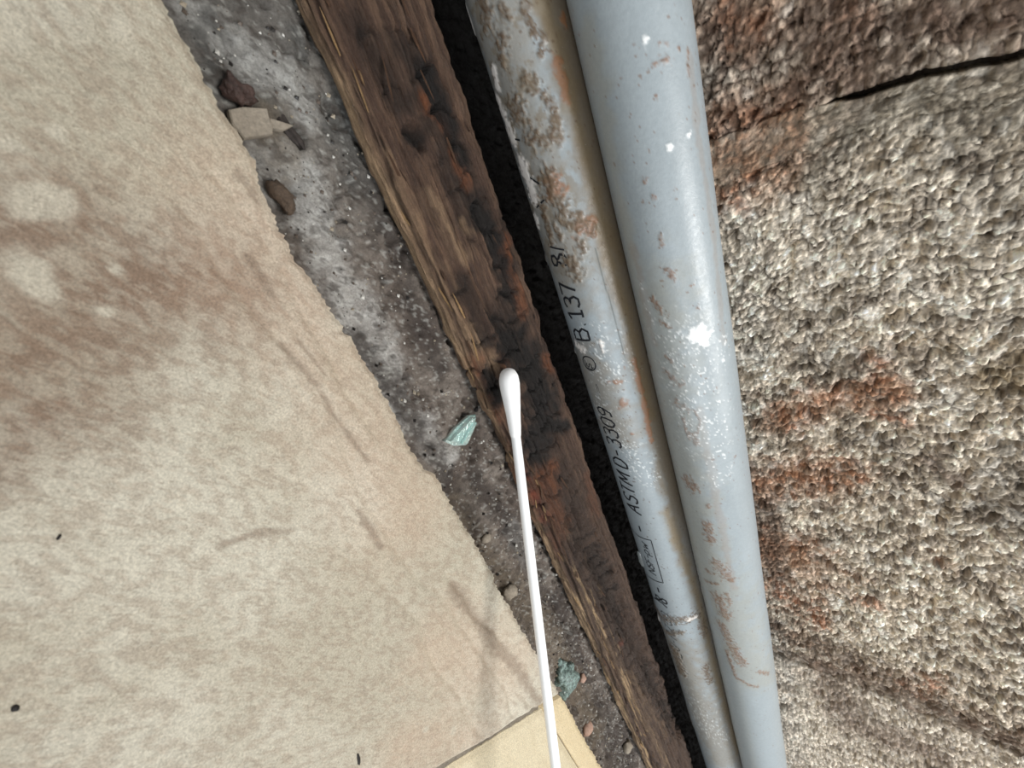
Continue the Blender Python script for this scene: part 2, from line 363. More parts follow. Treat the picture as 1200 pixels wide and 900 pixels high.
# ------------------------------------------------------------------ wall of concrete blocks
WY = 114.5
def wall_cols(X, Z):
    f1_, f2_, idv = voro(X * .46 + (fbm(X * .3, Z * .3, 3, 5) - .5) * 1.5, Z * .50 + (fbm(X * .3 + 50, Z * .3, 3, 6) - .5) * 1.5, 101)
    r1 = RV[idv]; r2 = RV[(idv * 5 + 3) & 4095]; e = f2_ - f1_
    c = mixc(np.broadcast_to(srgb(186, 170, 150), X.shape + (3,)), srgb(238, 226, 208), r1)
    c = mixc(c, srgb(126, 112, 98), (r2 > .80) * .75)
    c = mixc(c, srgb(232, 224, 212), (r2 < .12) * .7)
    pw = lambda px, py: on_wall(px, py, WY)
    grey = strokes(X, Z, [([(1050, 110), (1130, 150), (1220, 120)], 42), ([(940, 210), (1000, 150)], 30)], pw, .5, 1.1, 111, .1)
    c = mixc(c, srgb(122, 116, 104), grey * .62)
    darkz = strokes(X, Z, [([(940, 425), (1000, 440)], 18), ([(1160, 600), (1220, 560)], 30), ([(880, 560), (890, 640)], 16), ([(890, 60), (860, 30)], 16), ([(1130, 190), (1200, 250)], 15)], pw, .8, 1.0, 113, .3)
    c = mixc(c, srgb(84, 74, 64), darkz * .55)
    ora = strokes(X, Z, [([(835, 140), (880, 150), (920, 130)], 18), ([(840, 180), (880, 200), (900, 180)], 28), ([(860, 230)], 16), ([(850, 20), (880, 30)], 20),
        ([(905, 480), (925, 500), (960, 465), (1010, 465)], 13), ([(1030, 430), (1030, 470), (1050, 460)], 13), ([(1030, 490), (1060, 498)], 8),
        ([(890, 570), (950, 555), (990, 560)], 18), ([(900, 640), (940, 640)], 20), ([(910, 690), (950, 720)], 20), ([(1020, 710)], 10), ([(1105, 660)], 9), ([(1070, 805), (1100, 800)], 14), ([(995, 20), (1010, 10)], 20)], pw, 1.3, 1.0, 115, .35)
    ora = ora * (.35 + .65 * ss(.4, .6, fbm(X * .7, Z * .7, 4, 116))); c = mixc(c, srgb(166, 110, 78), ora * .78)
    lt = strokes(X, Z, [([(900, 330), (1000, 300), (1200, 330)], 60), ([(880, 280), (880, 400)], 24), ([(1050, 240), (1200, 230)], 24), ([(940, 850), (960, 900)], 22), ([(900, 770), (930, 800)], 14)], pw, .7, 1.2, 127, .15)
    c = mixc(c, srgb(242, 232, 216), lt * .42)
    tn = strokes(X, Z, [([(845, 150), (900, 140), (925, 150)], 26), ([(850, 200), (895, 190)], 34), ([(840, 10), (880, 30)], 24), ([(900, 570), (960, 560)], 30), ([(900, 650), (940, 660)], 34), ([(900, 500), (960, 480), (1040, 460)], 16)], pw, .9, .9, 125, .3)
    c = mixc(c, srgb(170, 124, 92), tn * .5)
    brn = strokes(X, Z, [([(960, 20), (985, 60), (1000, 100)], 26), ([(1060, 30), (1150, 20), (1220, 0)], 26), ([(925, 110), (960, 70)], 14), ([(910, 735), (970, 765), (1040, 800), (1130, 840), (1210, 870)], 24),
        ([(960, 780), (1000, 850), (1080, 880)], 24), ([(900, 600), (910, 680)], 14), ([(820, 20), (830, 60)], 10), ([(1080, 540), (1120, 560)], 10)], pw, .8, .9, 117, .25)
    c = mixc(c, srgb(104, 80, 64), brn * .72)
    ol = strokes(X, Z, [([(1170, 440), (1190, 460)], 24), ([(1110, 410)], 12)], pw, .8, .8, 119, .3)
    c = mixc(c, srgb(124, 104, 68), ol * .6)
    c = mixc(c, srgb(74, 62, 52), (1 - ss(.0, .26, e)) * .8 * ss(.3, .62, fbm(X * .3, Z * .3, 3, 122)))
    bl = fbm(X * .15, Z * .15, 3, 121); f1b, f2b, idb = voro(X * 1.15 + (fbm(X * .8, Z * .8, 2, 15) - .5), Z * 1.15, 103); c = c * ((.94 + .42 * bl) * (.66 + .66 * RV[idb]) * (1 - .45 * (1 - ss(0, .3, f2b - f1b))))[..., None]; e = ss(0, .5, e) + .45 * ss(0, .5, f2b - f1b) * (.4 + RV[idb])
    return c, e, r1, r2
def wall_h(X, Z):
    c, e, r1, r2 = wall_cols(X, Z)
    h = (fbm(X * .07, Z * .07, 3, 130) - .5) * 2.4 + e * 1.15 * (.55 + .6 * r2) + (r1 - .5) * .5 + (fbm(X * 1.0, Z * 1.0, 2, 131) - .5) * .5 - .5
    h = h - ss(.60, .76, fbm(X * .35, Z * .35, 3, 133)) * 1.8
    return c, h
zs = spc((-9, 28, 1.2), (28, 116, .36), (116, 170, .9), (170, 260, 5))
def wall_piece(name, x0, x1, back, amp, soft, mat, parent, step=.5, off=0., tint=None, crack=0):
    xs_ = spc((x0, x1, step)); X_, Z_ = np.meshgrid(xs_, zs, indexing='ij')
    c, h = wall_h(X_, Z_)
    if soft: h = h * .6 + (fbm(X_ * .25, Z_ * .25, 4, 140) - .5) * 2.4
    eb = np.minimum(X_ - x0, x1 - X_) + (fbm(Z_ * .4, X_ * .4, 3, 144) - .5) * 1.6
    h = h * amp - off - 1.1 * (1 - ss(0, .9, eb + .5)) * (0.3 if soft else 1)
    Xo = X_ + wob(Z_) + (crack * .9 * ss(56, 64, Z_) * ss(x1, x0, X_) if crack else 0)
    if tint is not None: c = mixc(c, tint[0], tint[1])
    P_ = np.stack([Xo, WY - h + .6, Z_], -1)[::-1]; c = c[::-1]
    P_, K_ = skirt(P_, c, 1, back)
    return grid(name, P_, mat, K_, parent)
def wob(Z): return (fbm(Z * .12, Z * 0 + 4, 3, 147) - .5) * 3.0
wall = wall_piece('wall_right', -160, 712, 150, .5, True, M_BLOCK, None, 4., 6.5, (srgb(70, 60, 52), .8))
tag(wall, 'rough block wall rising behind the pipes', kind='structure')
b1 = wall_piece('concrete_block', -158, 12.0, 149, 1.25, False, M_BLOCK, wall, .5, 0., (srgb(128, 104, 90), .42)); b1['label'] = 'brown stained block above the joint'
b2 = wall_piece('concrete_block', 19.0, 213.0, 149, 1., False, M_BLOCK, wall, .36); b2['label'] = 'pale coarse block with orange stains'
b3 = wall_piece('concrete_block', 221.0, 413, 149, 1., False, M_BLOCK, wall, .6, 0., (srgb(196, 184, 172), .25))
j1 = wall_piece('mortar_joint', 11.3, 20.2, 149, .95, True, M_BLOCK, wall, .36, -.1, (srgb(140, 130, 114), .35), 2.2)
j2 = wall_piece('mortar_joint', 212.2, 221.8, 149, .95, True, M_BLOCK, wall, .36, .3, (srgb(92, 74, 62), .55))

wall_piece('mortar_joint', 412.2, 421.8, 149, .95, True, M_BLOCK, wall, .8, .3, (srgb(92, 74, 62), .55))
wall_piece('concrete_block', 421.0, 708, 149, 1., False, M_BLOCK, wall, 1.5, 0., (srgb(196, 184, 172), .25))

# ------------------------------------------------------------------ pipes
def pipe(name, cy, cz, rad, dirt):
    root = empty(name, (0, cy, cz - rad))
    xs_ = spc((-160, -45, 4), (-45, 245, .45), (245, 450, .9), (450, 710, 5))
    th = np.radians(spc((-75, 125, 1.6), (125, 285 - 8, 8)))
    X_, T_ = np.meshgrid(xs_, th, indexing='ij'); A_ = T_ * rad
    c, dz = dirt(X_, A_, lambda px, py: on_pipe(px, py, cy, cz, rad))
    rr = rad + dz + (fbm(X_ * .03, A_ * .05, 2, 150) - .5) * .25
    P_ = np.stack([X_, cy - np.cos(T_) * rr, cz + np.sin(T_) * rr], -1)
    def ring(x, r): return np.stack([np.full(th.shape, x), cy - np.cos(th) * r, cz + np.sin(th) * r], -1)[None]
    P_ = np.concatenate([ring(-160, rad - 2.4), P_, ring(710, rad - 2.4), ring(-160, rad - 2.4)])
    c = np.concatenate([c[:1], c, c[-1:], c[:1]])
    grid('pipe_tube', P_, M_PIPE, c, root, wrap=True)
    return root
def c3(ox, oy, k, lst): return [([(ox + x / k, oy + y / k) for x, y in pts], wd / k / 1.0) for pts, wd in lst]
GREY = srgb(146, 155, 160)
def dirt_shade1(X, A, pr):
    c = np.broadcast_to(GREY * .97, X.shape + (3,)).copy()
    g = fbm(X * .2, A * .3, 4, 160); c = c * (.94 + .12 * g)[..., None]
    haze = strokes(X, A, [([(560, 0), (600, 110), (640, 240), (670, 320)], 46), ([(690, 430), (720, 500)], 30), ([(790, 760), (850, 890)], 26)], pr, .9, .9, 161, .4)
    c = mixc(c, srgb(130, 118, 100), haze * .55)
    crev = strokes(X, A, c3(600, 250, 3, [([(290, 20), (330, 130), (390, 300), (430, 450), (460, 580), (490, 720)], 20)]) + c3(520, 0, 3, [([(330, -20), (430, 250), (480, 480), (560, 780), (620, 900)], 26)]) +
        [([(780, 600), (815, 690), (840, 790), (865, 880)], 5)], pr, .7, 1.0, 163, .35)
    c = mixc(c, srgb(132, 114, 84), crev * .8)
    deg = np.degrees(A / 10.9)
    cv = ss(38, 62, deg + (fbm(X * .25, A * .5, 4, 176) - .5) * 26) * (1 - .6 * ss(110, 150, X)); c = mixc(c, srgb(112, 96, 72), cv * .8)  # crevice dirt band with the upper pipe's shade painted in
    c = mixc(c, srgb(88, 74, 58), ss(55, 80, deg) * .6)  # shade deepening toward the upper pipe, painted dark brown
    pm = ss(.50, .60, fbm(X * .35, A * .45, 5, 177, .65)) * (1 - ss(22, 38, X)) * (1 - ss(30, 60, deg)); c = mixc(c, srgb(116, 104, 86), pm * .6)
    rust = strokes(X, A, c3(520, 0, 3, [([(400, 210), (432, 345)], 16), ([(380, 640), (395, 660)], 34), ([(480, 800), (515, 785)], 24), ([(420, 60), (430, 90)], 12)]) +
        c3(600, 250, 3, [([(265, 30), (270, 60)], 26), ([(340, 590), (385, 592)], 7), ([(388, 672)], 17), ([(430, 520), (470, 690), (490, 800)], 9), ([(420, 775)], 5), ([(395, 540)], 7)]), pr, 1.1, .5, 165, .9)
    c = mixc(c, srgb(132, 88, 56), rust * .75)
    mud = strokes(X, A, c3(520, 0, 3, [([(140, 10), (155, 70)], 26), ([(210, 140), (205, 220)], 22), ([(280, 10), (300, 90), (345, 130), (335, 190)], 14),
        ([(255, 370), (262, 400)], 34), ([(290, 275), (320, 300)], 20), ([(355, 330), (400, 420), (395, 470)], 15), ([(300, 490), (400, 485)], 20),
        ([(360, 620), (390, 700), (430, 745)], 24), ([(350, 730)], 15), ([(400, 770), (470, 800)], 12), ([(370, 800), (380, 850)], 14), ([(200, 20), (230, 60)], 12), ([(480, 850), (490, 880)], 12), ([(330, 690), (380, 700)], 10)]) +
        c3(600, 250, 3, [([(205, 175), (225, 200)], 25), ([(120, 160)], 12), ([(150, 40), (170, 90)], 12), ([(230, 10), (280, 60)], 16), ([(110, 10), (130, 30)], 9)]) +
        [([(757, 712), (775, 722), (800, 726), (815, 722)], 6), ([(790, 760), (800, 790)], 5), ([(800, 830), (806, 850)], 3), ([(826, 780), (832, 800)], 3), ([(822, 730), (826, 744)], 4), ([(772, 724), (780, 740), (800, 740)], 3)], pr, 1.5, .45, 167, 1.5)
    mud = mud * (.55 + .45 * ss(.38, .55, fbm(X * 2.5, A * 2.5, 3, 175)))
    c = mixc(c, srgb(100, 84, 66), mud * .88)
    c = mixc(c, srgb(80, 62, 48), mud * ss(.5, .7, fbm(X * 1.7, A * 1.7, 3, 168)) * .7)
    wh = strokes(X, A, c3(520, 0, 3, [([(72, 30), (100, 115)], 9), ([(178, 245), (190, 310)], 14), ([(192, 350), (215, 410), (242, 490)], 21), ([(272, 570), (300, 640), (318, 700)], 23), ([(324, 760), (332, 790)], 12)]) +
        [([(676, 404), (682, 408)], 5), ([(674, 412)], 3), ([(762, 722), (768, 728)], 2.5), ([(806, 726), (815, 722)], 2.5), ([(704, 400), (707, 412)], 2)], pr, 1.1, .5, 169, 1.4)
    c = mixc(c, srgb(232, 226, 220), wh * .85)
    sc = strokes(X, A, [([(700, 400), (715, 440)], 20), ([(700, 470), (760, 560)], 14), ([(790, 790), (830, 860)], 22)], pr, .9, .9, 192, .6)
    c = mixc(c, srgb(220, 224, 224), sc * ss(.66, .72, fbm(X * 2.0, A * 2.0, 3, 193)) * .7)  # scattered sparkle painted as white specks
    line = strokes(X, A, [([(698, 292), (706, 325), (714, 350), (722, 382), (733, 420)], .6)], pr, .1, .4, 171, 1.)
    c = mixc(c, srgb(70, 78, 76), line * .7)
    spk = ss(.78, .82, fbm(X * 1.3, A * 1.3, 3, 173)); c = mixc(c, srgb(90, 70, 52), spk * .7)
    dz = mud * (.1 + .5 * fbm(X * 1.2, A * 1.2, 3, 174)) + wh * .25 + rust * .12
    return c, dz
def dirt_sparkle2(X, A, pr):
    c = np.broadcast_to(GREY, X.shape + (3,)).copy()
    g = fbm(X * .12, A * .2, 4, 180); c = c * (.94 + .12 * g)[..., None]
    haze = strokes(X, A, [([(770, 340), (790, 480), (810, 600), (840, 700)], 26), ([(690, 40), (720, 200), (760, 400)], 12), ([(840, 680), (865, 740), (890, 800)], 24)], pr, .9, .9, 181, .35)
    c = mixc(c, srgb(148, 146, 134), haze * .45)
    warm = strokes(X, A, [([(808, 60), (818, 160), (835, 260), (842, 330), (848, 400)], 5), ([(665, 20), (675, 50)], 5), ([(742, 290), (765, 400)], 6), ([(820, 480), (860, 690)], 4)], pr, .9, .6, 183, .5)
    c = mixc(c, srgb(142, 122, 104), warm * .28)
    mud = strokes(X, A, c3(520, 0, 3, [([(745, 215), (790, 212)], 11), ([(826, 168)], 6), ([(748, 340)], 7), ([(706, 632)], 9), ([(765, 830), (765, 860)], 6), ([(740, 690)], 7), ([(760, 150), (790, 150)], 5), ([(855, 180), (860, 260)], 5)]) +
        c3(600, 250, 3, [([(525, 70), (523, 105)], 5), ([(540, 195), (572, 228)], 9), ([(490, 300), (530, 350)], 10), ([(520, 380), (560, 400)], 5), ([(655, 330)], 8), ([(475, 505), (490, 540)], 8), ([(545, 555), (590, 600)], 12),
        ([(580, 665), (620, 690)], 10), ([(640, 690), (662, 730), (648, 790), (625, 800), (600, 720)], 4), ([(785, 855)], 5), ([(640, 250)], 3), ([(540, 500), (560, 520)], 5), ([(630, 255)], 4)]) +
        c3(500, 500, 2.249, [([(690, 140), (700, 160)], 14), ([(742, 210)], 7), ([(738, 255), (748, 300)], 10), ([(765, 360), (795, 400)], 14), ([(740, 380), (750, 385)], 6), ([(768, 448), (785, 500)], 13),
        ([(775, 520), (800, 570), (832, 625)], 11), ([(790, 590), (815, 660), (870, 685)], 5), ([(875, 645), (900, 650)], 5), ([(700, 20), (712, 45)], 7), ([(735, 405), (770, 415)], 4), ([(790, 440), (800, 470)], 5)]), pr, 1.6, .5, 185, 1.6)
    mud = mud * (.45 + .55 * ss(.38, .55, fbm(X * 2.5, A * 2.5, 3, 194)))
    c = mixc(c, srgb(126, 94, 72), mud * .78)
    c = mixc(c, srgb(84, 66, 52), mud * ss(.5, .7, fbm(X * 1.9, A * 1.9, 3, 186)) * .6)
    wh = strokes(X, A, [([(816, 392), (823, 398)], 9), ([(756, 48)], 4), ([(784, 173)], 3), ([(808, 157)], 3)] +
        [], pr, 1.0, .5, 187, 1.3)
    sc = strokes(X, A, [([(752, 332), (762, 365), (768, 385)], 4), ([(845, 470), (840, 560)], 12), ([(805, 640), (812, 700)], 5), ([(800, 400), (830, 520)], 24), ([(845, 400), (850, 420)], 8)], pr, .9, .9, 190, .6)
    wh = np.maximum(wh, sc * ss(.66, .72, fbm(X * 2.0, A * 2.0, 3, 191)) * .7); c = mixc(c, srgb(172, 180, 184), sc * .3)  # pale streaks, plus sparkle painted as white specks
    c = mixc(c, srgb(238, 240, 240), wh * .9)
    spk = ss(.80, .84, fbm(X * 1.2, A * 1.2, 3, 188)); c = mixc(c, srgb(112, 84, 62), spk * .6)
    dz = mud * (.02 + .2 * fbm(X * 1.2, A * 1.2, 3, 189)) + wh * .15
    return c, dz
P1 = (100.7, 7.7, 10.9); P2 = (103.2, 29.2, 10.9)
p1 = pipe('plastic_pipe', *P1, dirt_shade1)
tag(p1, 'mud-stained grey plastic pipe with black printed letters, next to the wood', 'pipe', 'grey pipes along the block wall')
p2 = pipe('plastic_pipe', *P2, dirt_sparkle2)
tag(p2, 'cleaner grey plastic pipe without lettering, against the block wall', 'pipe', 'grey pipes along the block wall')

# printed lettering: pen strokes laid on the curved wall of the pipe
GL = {  # x 0..1 reading direction, y 0..1 height
 'A': [[(0, 0), (.5, 1), (1, 0)], [(.2, .38), (.8, .38)]],
 'S': [[(.95, .85), (.7, 1), (.3, 1), (.05, .8), (.1, .6), (.85, .42), (.95, .2), (.7, 0), (.25, 0), (0, .15)]],
 'T': [[(0, 1), (1, 1)], [(.5, 1), (.5, 0)]],
 'M': [[(0, 0), (.1, 1), (.5, .25), (.9, 1), (1, 0)]],
 'D': [[(0, 0), (0, 1), (.5, 1), (.95, .7), (.95, .3), (.5, 0), (0, 0)]],
 '-': [[(.1, .45), (.9, .45)]],
 '3': [[(0, .9), (.3, 1), (.75, 1), (.95, .8), (.8, .58), (.4, .54), (.85, .48), (1, .22), (.75, 0), (.3, 0), (0, .12)]],
 '0': [[(.5, 0), (.1, .15), (0, .5), (.1, .85), (.5, 1), (.9, .85), (1, .5), (.9, .15), (.5, 0)]],
 '9': [[(.1, .05), (.6, .1), (.95, .5), (.95, .8), (.6, 1), (.2, .95), (0, .7), (.2, .48), (.6, .45), (.93, .6)]],
 'B': [[(0, 0), (0, 1), (.65, 1), (.9, .8), (.7, .56), (0, .52)], [(.7, .54), (1, .3), (.75, 0), (0, 0)]],
 '.': [[(.3, 0), (.45, .04)]], '1': [[(.1, .8), (.5, 1), (.5, 0)], [(.2, 0), (.8, 0)]],
 '7': [[(0, 1), (1, 1), (.35, 0)]],
 '8': [[(.5, .53), (.1, .7), (.15, .93), (.5, 1), (.85, .93), (.9, .7), (.5, .53), (.05, .3), (.1, .07), (.5, 0), (.9, .07), (.95, .3), (.5, .53)]],
 'N': [[(0, 0), (0, 1), (1, 0), (1, 1)]], 'F': [[(0, 0), (0, 1), (.9, 1)], [(0, .52), (.7, .52)]],
 'p': [[(0, -.3), (0, .65), (.6, .7), (.9, .45), (.6, .1), (0, .08)]], 'w': [[(0, .7), (.2, 0), (.5, .5), (.75, 0), (1, .7)]],
 ')': [[(.2, 1), (.7, .7), (.7, .3), (.2, 0)]], 'C': [[(.95, .85), (.6, 1), (.15, .85), (0, .5), (.15, .15), (.6, 0), (.95, .15)]],
 'U': [[(0, 1), (0, .2), (.4, 0), (.8, .15), (.9, 1)]], 'Z': [[(0, 1), (.9, 1), (0, 0), (1, 0)]], 'R': [[(0, 0), (0, 1), (.7, 1), (.9, .75), (.6, .5), (0, .5)], [(.5, .5), (1, 0)]],
 'O': [[(.5, 0), (.1, .15), (0, .5), (.1, .85), (.5, 1), (.9, .85), (1, .5), (.9, .15), (.5, 0)]],
}
iv, iff = [], []
def pen(pts, wd=.55, cyl=P1, lift=.11):
    """pts in (X mm, degrees); ribbon on the cylinder"""
    cy, cz, rad = cyl
    q = [(x, math.radians(t) * rad) for x, t in pts]; s_ = []
    for a, b in zip(q[:-1], q[1:]):
        L = math.hypot(b[0] - a[0], b[1] - a[1]); k = max(1, int(L / .5))
        s_ += [(a[0] + (b[0] - a[0]) * i / k, a[1] + (b[1] - a[1]) * i / k) for i in range(k)]
    s_.append(q[-1]); base = len(iv)
    for i, p in enumerate(s_):
        a = s_[max(i - 1, 0)]; b = s_[min(i + 1, len(s_) - 1)]
        dx, dy = b[0] - a[0], b[1] - a[1]; L = math.hypot(dx, dy) + 1e-9
        for sd in (-1, 1):
            x = p[0] - dy / L * wd * .5 * sd; th = (p[1] + dx / L * wd * .5 * sd) / rad; r_ = rad + lift
            iv.append((x, cy - math.cos(th) * r_, cz + math.sin(th) * r_))
        if i: iff.append((base + 2 * i - 2, base + 2 * i, base + 2 * i + 1, base + 2 * i - 1))
def glyph(ch, x0, wdt, th0=1.0, th1=-24.0, shear=.22, pw=.62):
    """x0 = left edge of the character; reading runs towards -X, letter tops at th1"""
    for st in GL[ch]:
        pen([(x0 - (gx + shear * (gy - .0)) * wdt, th0 + (th1 - th0) * gy) for gx, gy in st], pw)
for ch, x0, wd_, sh in [('8', 27.3, 3.3, 0), ('7', 35.2, 3.3, 0), ('3', 38.9, 3.1, 0), ('1', 42.6, 3.6, 0), ('.', 44.6, 1.5, 0), ('B', 48.9, 3.6, 0),
        ('9', 75.8, 2.9, .25), ('0', 79.9, 3.1, .25), ('3', 84.0, 3.1, .25), ('3', 88.0, 3.1, .25), ('-', 91.6, 2.6, 0), ('D', 96.6, 3.5, .2),
        ('M', 104.2, 4.4, .3), ('T', 108.8, 3.6, .3), ('S', 113.0, 3.4, .3), ('A', 118.2, 3.8, .3), ('-', 67.8, 4.6, 0), ('-', 127.8, 3.4, 0), ('-', 163.4, 3.6, 0),
        ('8', 169.6, 3., 0)]:
    glyph(ch, x0, wd_, 3, -24.5, sh)
glyph(')', 172.5, 3.2, 0, -34, 0)
for ch, x0, wd_ in [('N', 151.8, 2.7), ('S', 148.4, 2.3), ('F', 145.4, 2.3), ('-', 142.6, 1.8), ('p', 140.2, 2.3), ('w', 137.0, 2.9)]:
    glyph(ch, x0, wd_, -3.5, -19.5, .3, .4)
for ch, x0, wd_ in [('O', 181, 3.2), ('U', 185, 3), ('Z', 190, 3.2), ('R', 195, 3.4), ('-', 199, 2), ('U', 204, 3.4), ('Z', 209, 3.4)]:
    glyph(ch, x0, wd_, 0, -22, .3, .3)
pen([(130.6, -40), (131.3, -20), (130.8, 7.7), (155.2, 7.4), (155.8, -12), (157, -38)], .32)
pen([(20 + 3.2, 4), (21.8, -20)], .4); pen([(10.5, -2), (12.0, -22)], .4); pen([(7, -4), (4.5, -20)], .4); pen([(-3, -14), (-4, -28)], .35)
# certification mark: a ring with a monogram inside
pen([(56.6 + 2.35 * math.cos(a), -12 + 12.2 * math.sin(a)) for a in np.linspace(0, 2 * math.pi, 20)], .4)
glyph('S', 58.1, 1.5, -8, -17, .1, .34); pen([(55.5, -19), (58.2, -20), (58.6, -10), (57.8, -5)], .3)
tl = from_lists('printed_lettering', iv, iff, M_INK, p1); tl['label'] = 'black printed letters and numbers'
# dried glue drip on the side of the lettered pipe
def blob_grid(nu=14, nv=18):
    u = np.linspace(0, math.pi, nu); v = np.linspace(0, 2 * math.pi, nv, endpoint=False)
    U_, V_ = np.meshgrid(u, v, indexing='ij')
    return np.stack([np.cos(U_), np.sin(U_) * np.cos(V_), np.sin(U_) * np.sin(V_)], -1)
def blob(name, c, r, rot, mat, parent=None, seed=0, rough=.35, facet=0, nu=14, nv=18, smooth=True):
    B = blob_grid(nu, nv); k = 1 + rough * (fbm(B[..., 0] * 1.6 + seed * 3.1 + 40, B[..., 1] * 1.6 + B[..., 2] * 1.1 + 40, 3, 200 + seed) - .5) * 2
    B = B * k[..., None]
    if facet: B = np.sign(B) * np.abs(B)**facet
    B = B * np.array(r); ca, sa = math.cos(math.radians(rot)), math.sin(math.radians(rot))
    B = B @ np.array([[ca, sa, 0], [-sa, ca, 0], [0, 0, 1]]) + np.array(c)
    return grid(name, B, mat, None, parent, wrap=True, smooth=smooth)
x_, a_, _ = on_pipe(757, 664, *P1)
th_ = math.radians(-42)
g = blob('glue_drip', (149, P1[0] - math.cos(th_) * 10.9, P1[1] + math.sin(th_) * 10.9), (5.0, 1.0, 1.3), 0, M_GLUE, p1, 3, .2)
g['label'] = 'translucent drip of glue on the side of the pipe'

# ------------------------------------------------------------------ rotten wooden strip
xs = spc((-160, -50, 3), (-50, 260, .45), (260, 450, 1.2), (450, 710, 4))
sv = np.linspace(0, 1, 110)
prof_s = [0, .05, .12, .2, .32, .5, .7, .85, .93, 1.0]
prof_y = [59.5, 57.2, 56.6, 58.0, 62.5, 69.5, 76.5, 82.0, 85.0, 85.3]
prof_z = [-8.4, -6.4, -3.4, -.9, .0, .4, .2, -.8, -3.2, -8.4]
py_ = np.interp(sv, prof_s, prof_y); pz_ = np.interp(sv, prof_s, prof_z)
for _ in range(6):
    py_[1:-1] = (py_[:-2] + 2 * py_[1:-1] + py_[2:]) / 4; pz_[1:-1] = (pz_[:-2] + 2 * pz_[1:-1] + pz_[2:]) / 4
X, S = np.meshgrid(xs, sv, indexing='ij')
Yw = np.broadcast_to(py_, X.shape).copy(); Zw = np.broadcast_to(pz_, X.shape).copy()
arc = S * 36
Pw = lambda px, py: on_z(px, py, 0.)
topm = ss(0, .06, S) * (1 - ss(.94, 1, S))
fib = fbm(X * .07, arc * 1.3, 5, 210, .6); fib2 = fbm(X * .25, arc * 2.6, 4, 212, .6)
rot = strokes(X, Yw, [([(480, 60), (520, 150), (545, 230), (600, 300)], 26), ([(600, 380), (630, 440), (640, 510)], 34), ([(560, 430), (585, 470)], 12), ([(420, 20), (470, 120)], 14),
    ([(650, 560), (700, 680), (760, 800)], 22), ([(540, 330), (570, 400)], 12), ([(500, 150), (490, 165)], 14), ([(600, 540), (640, 600)], 12)], Pw, .7, .8, 214, .25)
black = strokes(X, Yw, [([(600, 400), (625, 430), (640, 480), (630, 520)], 24), ([(575, 440), (590, 465)], 10), ([(560, 240), (590, 310), (600, 350)], 15), ([(640, 500), (670, 500)], 8), ([(484, 155), (492, 168)], 7),
    ([(500, 80), (540, 180)], 13), ([(540, 30), (560, 90)], 10), ([(700, 650), (730, 730)], 12), ([(760, 790), (790, 850)], 12)], Pw, .9, .6, 216, .4)
orange = strokes(X, Yw, [([(555, 440), (580, 500), (610, 590), (635, 650)], 17), ([(590, 420), (596, 440)], 5), ([(600, 320), (612, 360)], 10), ([(500, 120), (525, 150)], 11), ([(690, 560), (700, 600)], 10), ([(640, 560), (660, 620)], 18),
    ([(640, 420), (665, 440)], 8), ([(600, 280), (590, 310)], 9), ([(530, 180), (545, 210)], 9)], Pw, .8, .7, 218, .3)
tanw = strokes(X, Yw, [([(350, 0), (400, 90), (440, 170), (500, 290), (540, 380), (580, 430)], 15), ([(660, 700), (710, 790), (745, 870)], 10), ([(680, 700), (730, 790), (780, 890)], 7), ([(500, 230), (540, 300)], 12), ([(740, 790), (780, 860)], 5), ([(540, 260), (545, 270)], 8), ([(610, 250), (618, 290)], 6)], Pw, .8, .7, 220, .35)
col = mixc(np.broadcast_to(srgb(72, 54, 44), X.shape + (3,)), srgb(98, 76, 61), ss(.4, .72, fib))
col = mixc(col, srgb(42, 31, 25), rot * .85)
col = mixc(col, srgb(138, 114, 90), tanw * (.25 + .75 * ss(.4, .62, fib)) * .7)
col = mixc(col, srgb(118, 70, 42), orange * .6 * (.5 + .5 * ss(.4, .6, fib2)))
col = mixc(col, srgb(150, 62, 34), strokes(X, Yw, [([(610, 560), (640, 640), (655, 670)], 12), ([(728, 752)], 4), ([(770, 750)], 4)], Pw, .8, .8, 222, .3) * .5)
col = mixc(col, srgb(17, 14, 13), black * .9)
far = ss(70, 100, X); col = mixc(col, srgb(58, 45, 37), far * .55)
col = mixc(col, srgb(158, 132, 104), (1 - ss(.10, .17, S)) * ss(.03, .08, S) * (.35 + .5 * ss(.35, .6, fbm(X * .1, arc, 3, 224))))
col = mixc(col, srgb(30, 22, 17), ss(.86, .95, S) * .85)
col = mixc(col, srgb(170, 144, 110), ss(.60, .70, fbm(X * .06, arc * 1.5, 4, 226)) * ss(90, 140, X) * ss(.5, .2, S) * .8)
disp = (fib - .5) * 1.9 + (fib2 - .5) * 1.1
crk = ss(.56, .70, fbm(X * .05, arc * .9, 4, 228)); disp = disp - crk * 1.3
xc = np.abs(((X + (fbm(arc * .3, X * .1, 2, 230) - .5) * 7) / 6.5) % 1 - .5) * 2        # checks across the grain where the rot is deepest
chk = ss(.80, .93, xc) * np.clip(black + rot * .55, 0, 1) * ss(.3, .5, fbm(X * .2, arc * .25, 3, 231)); disp = disp - chk * 1.7
col = mixc(col, srgb(14, 11, 10), chk * .8)
disp = disp - black * .5 - strokes(X, Yw, [([(486, 150), (494, 168)], 7), ([(660, 900), (700, 900)], 1), ([(670, 600), (760, 780), (800, 860)], 10)], Pw, .7, .6, 232, .4) * 2.2
ty = np.gradient(Yw, axis=1); tz = np.gradient(Zw, axis=1); nl = np.hypot(ty, tz) + 1e-9
disp = disp * topm
rag = (fbm(X * .16, X * 0, 5, 234, .6) - .5) * 6 * ss(.75, 1, S) + (fbm(X * .05, X * 0 + 5, 3, 236) - .5) * 2.0 * (1 - ss(0, .25, S))
Yd = Yw + (-tz / nl) * disp + rag; Zd = Zw + (ty / nl) * disp
Pp = np.stack([X, Yd, Zd], -1)
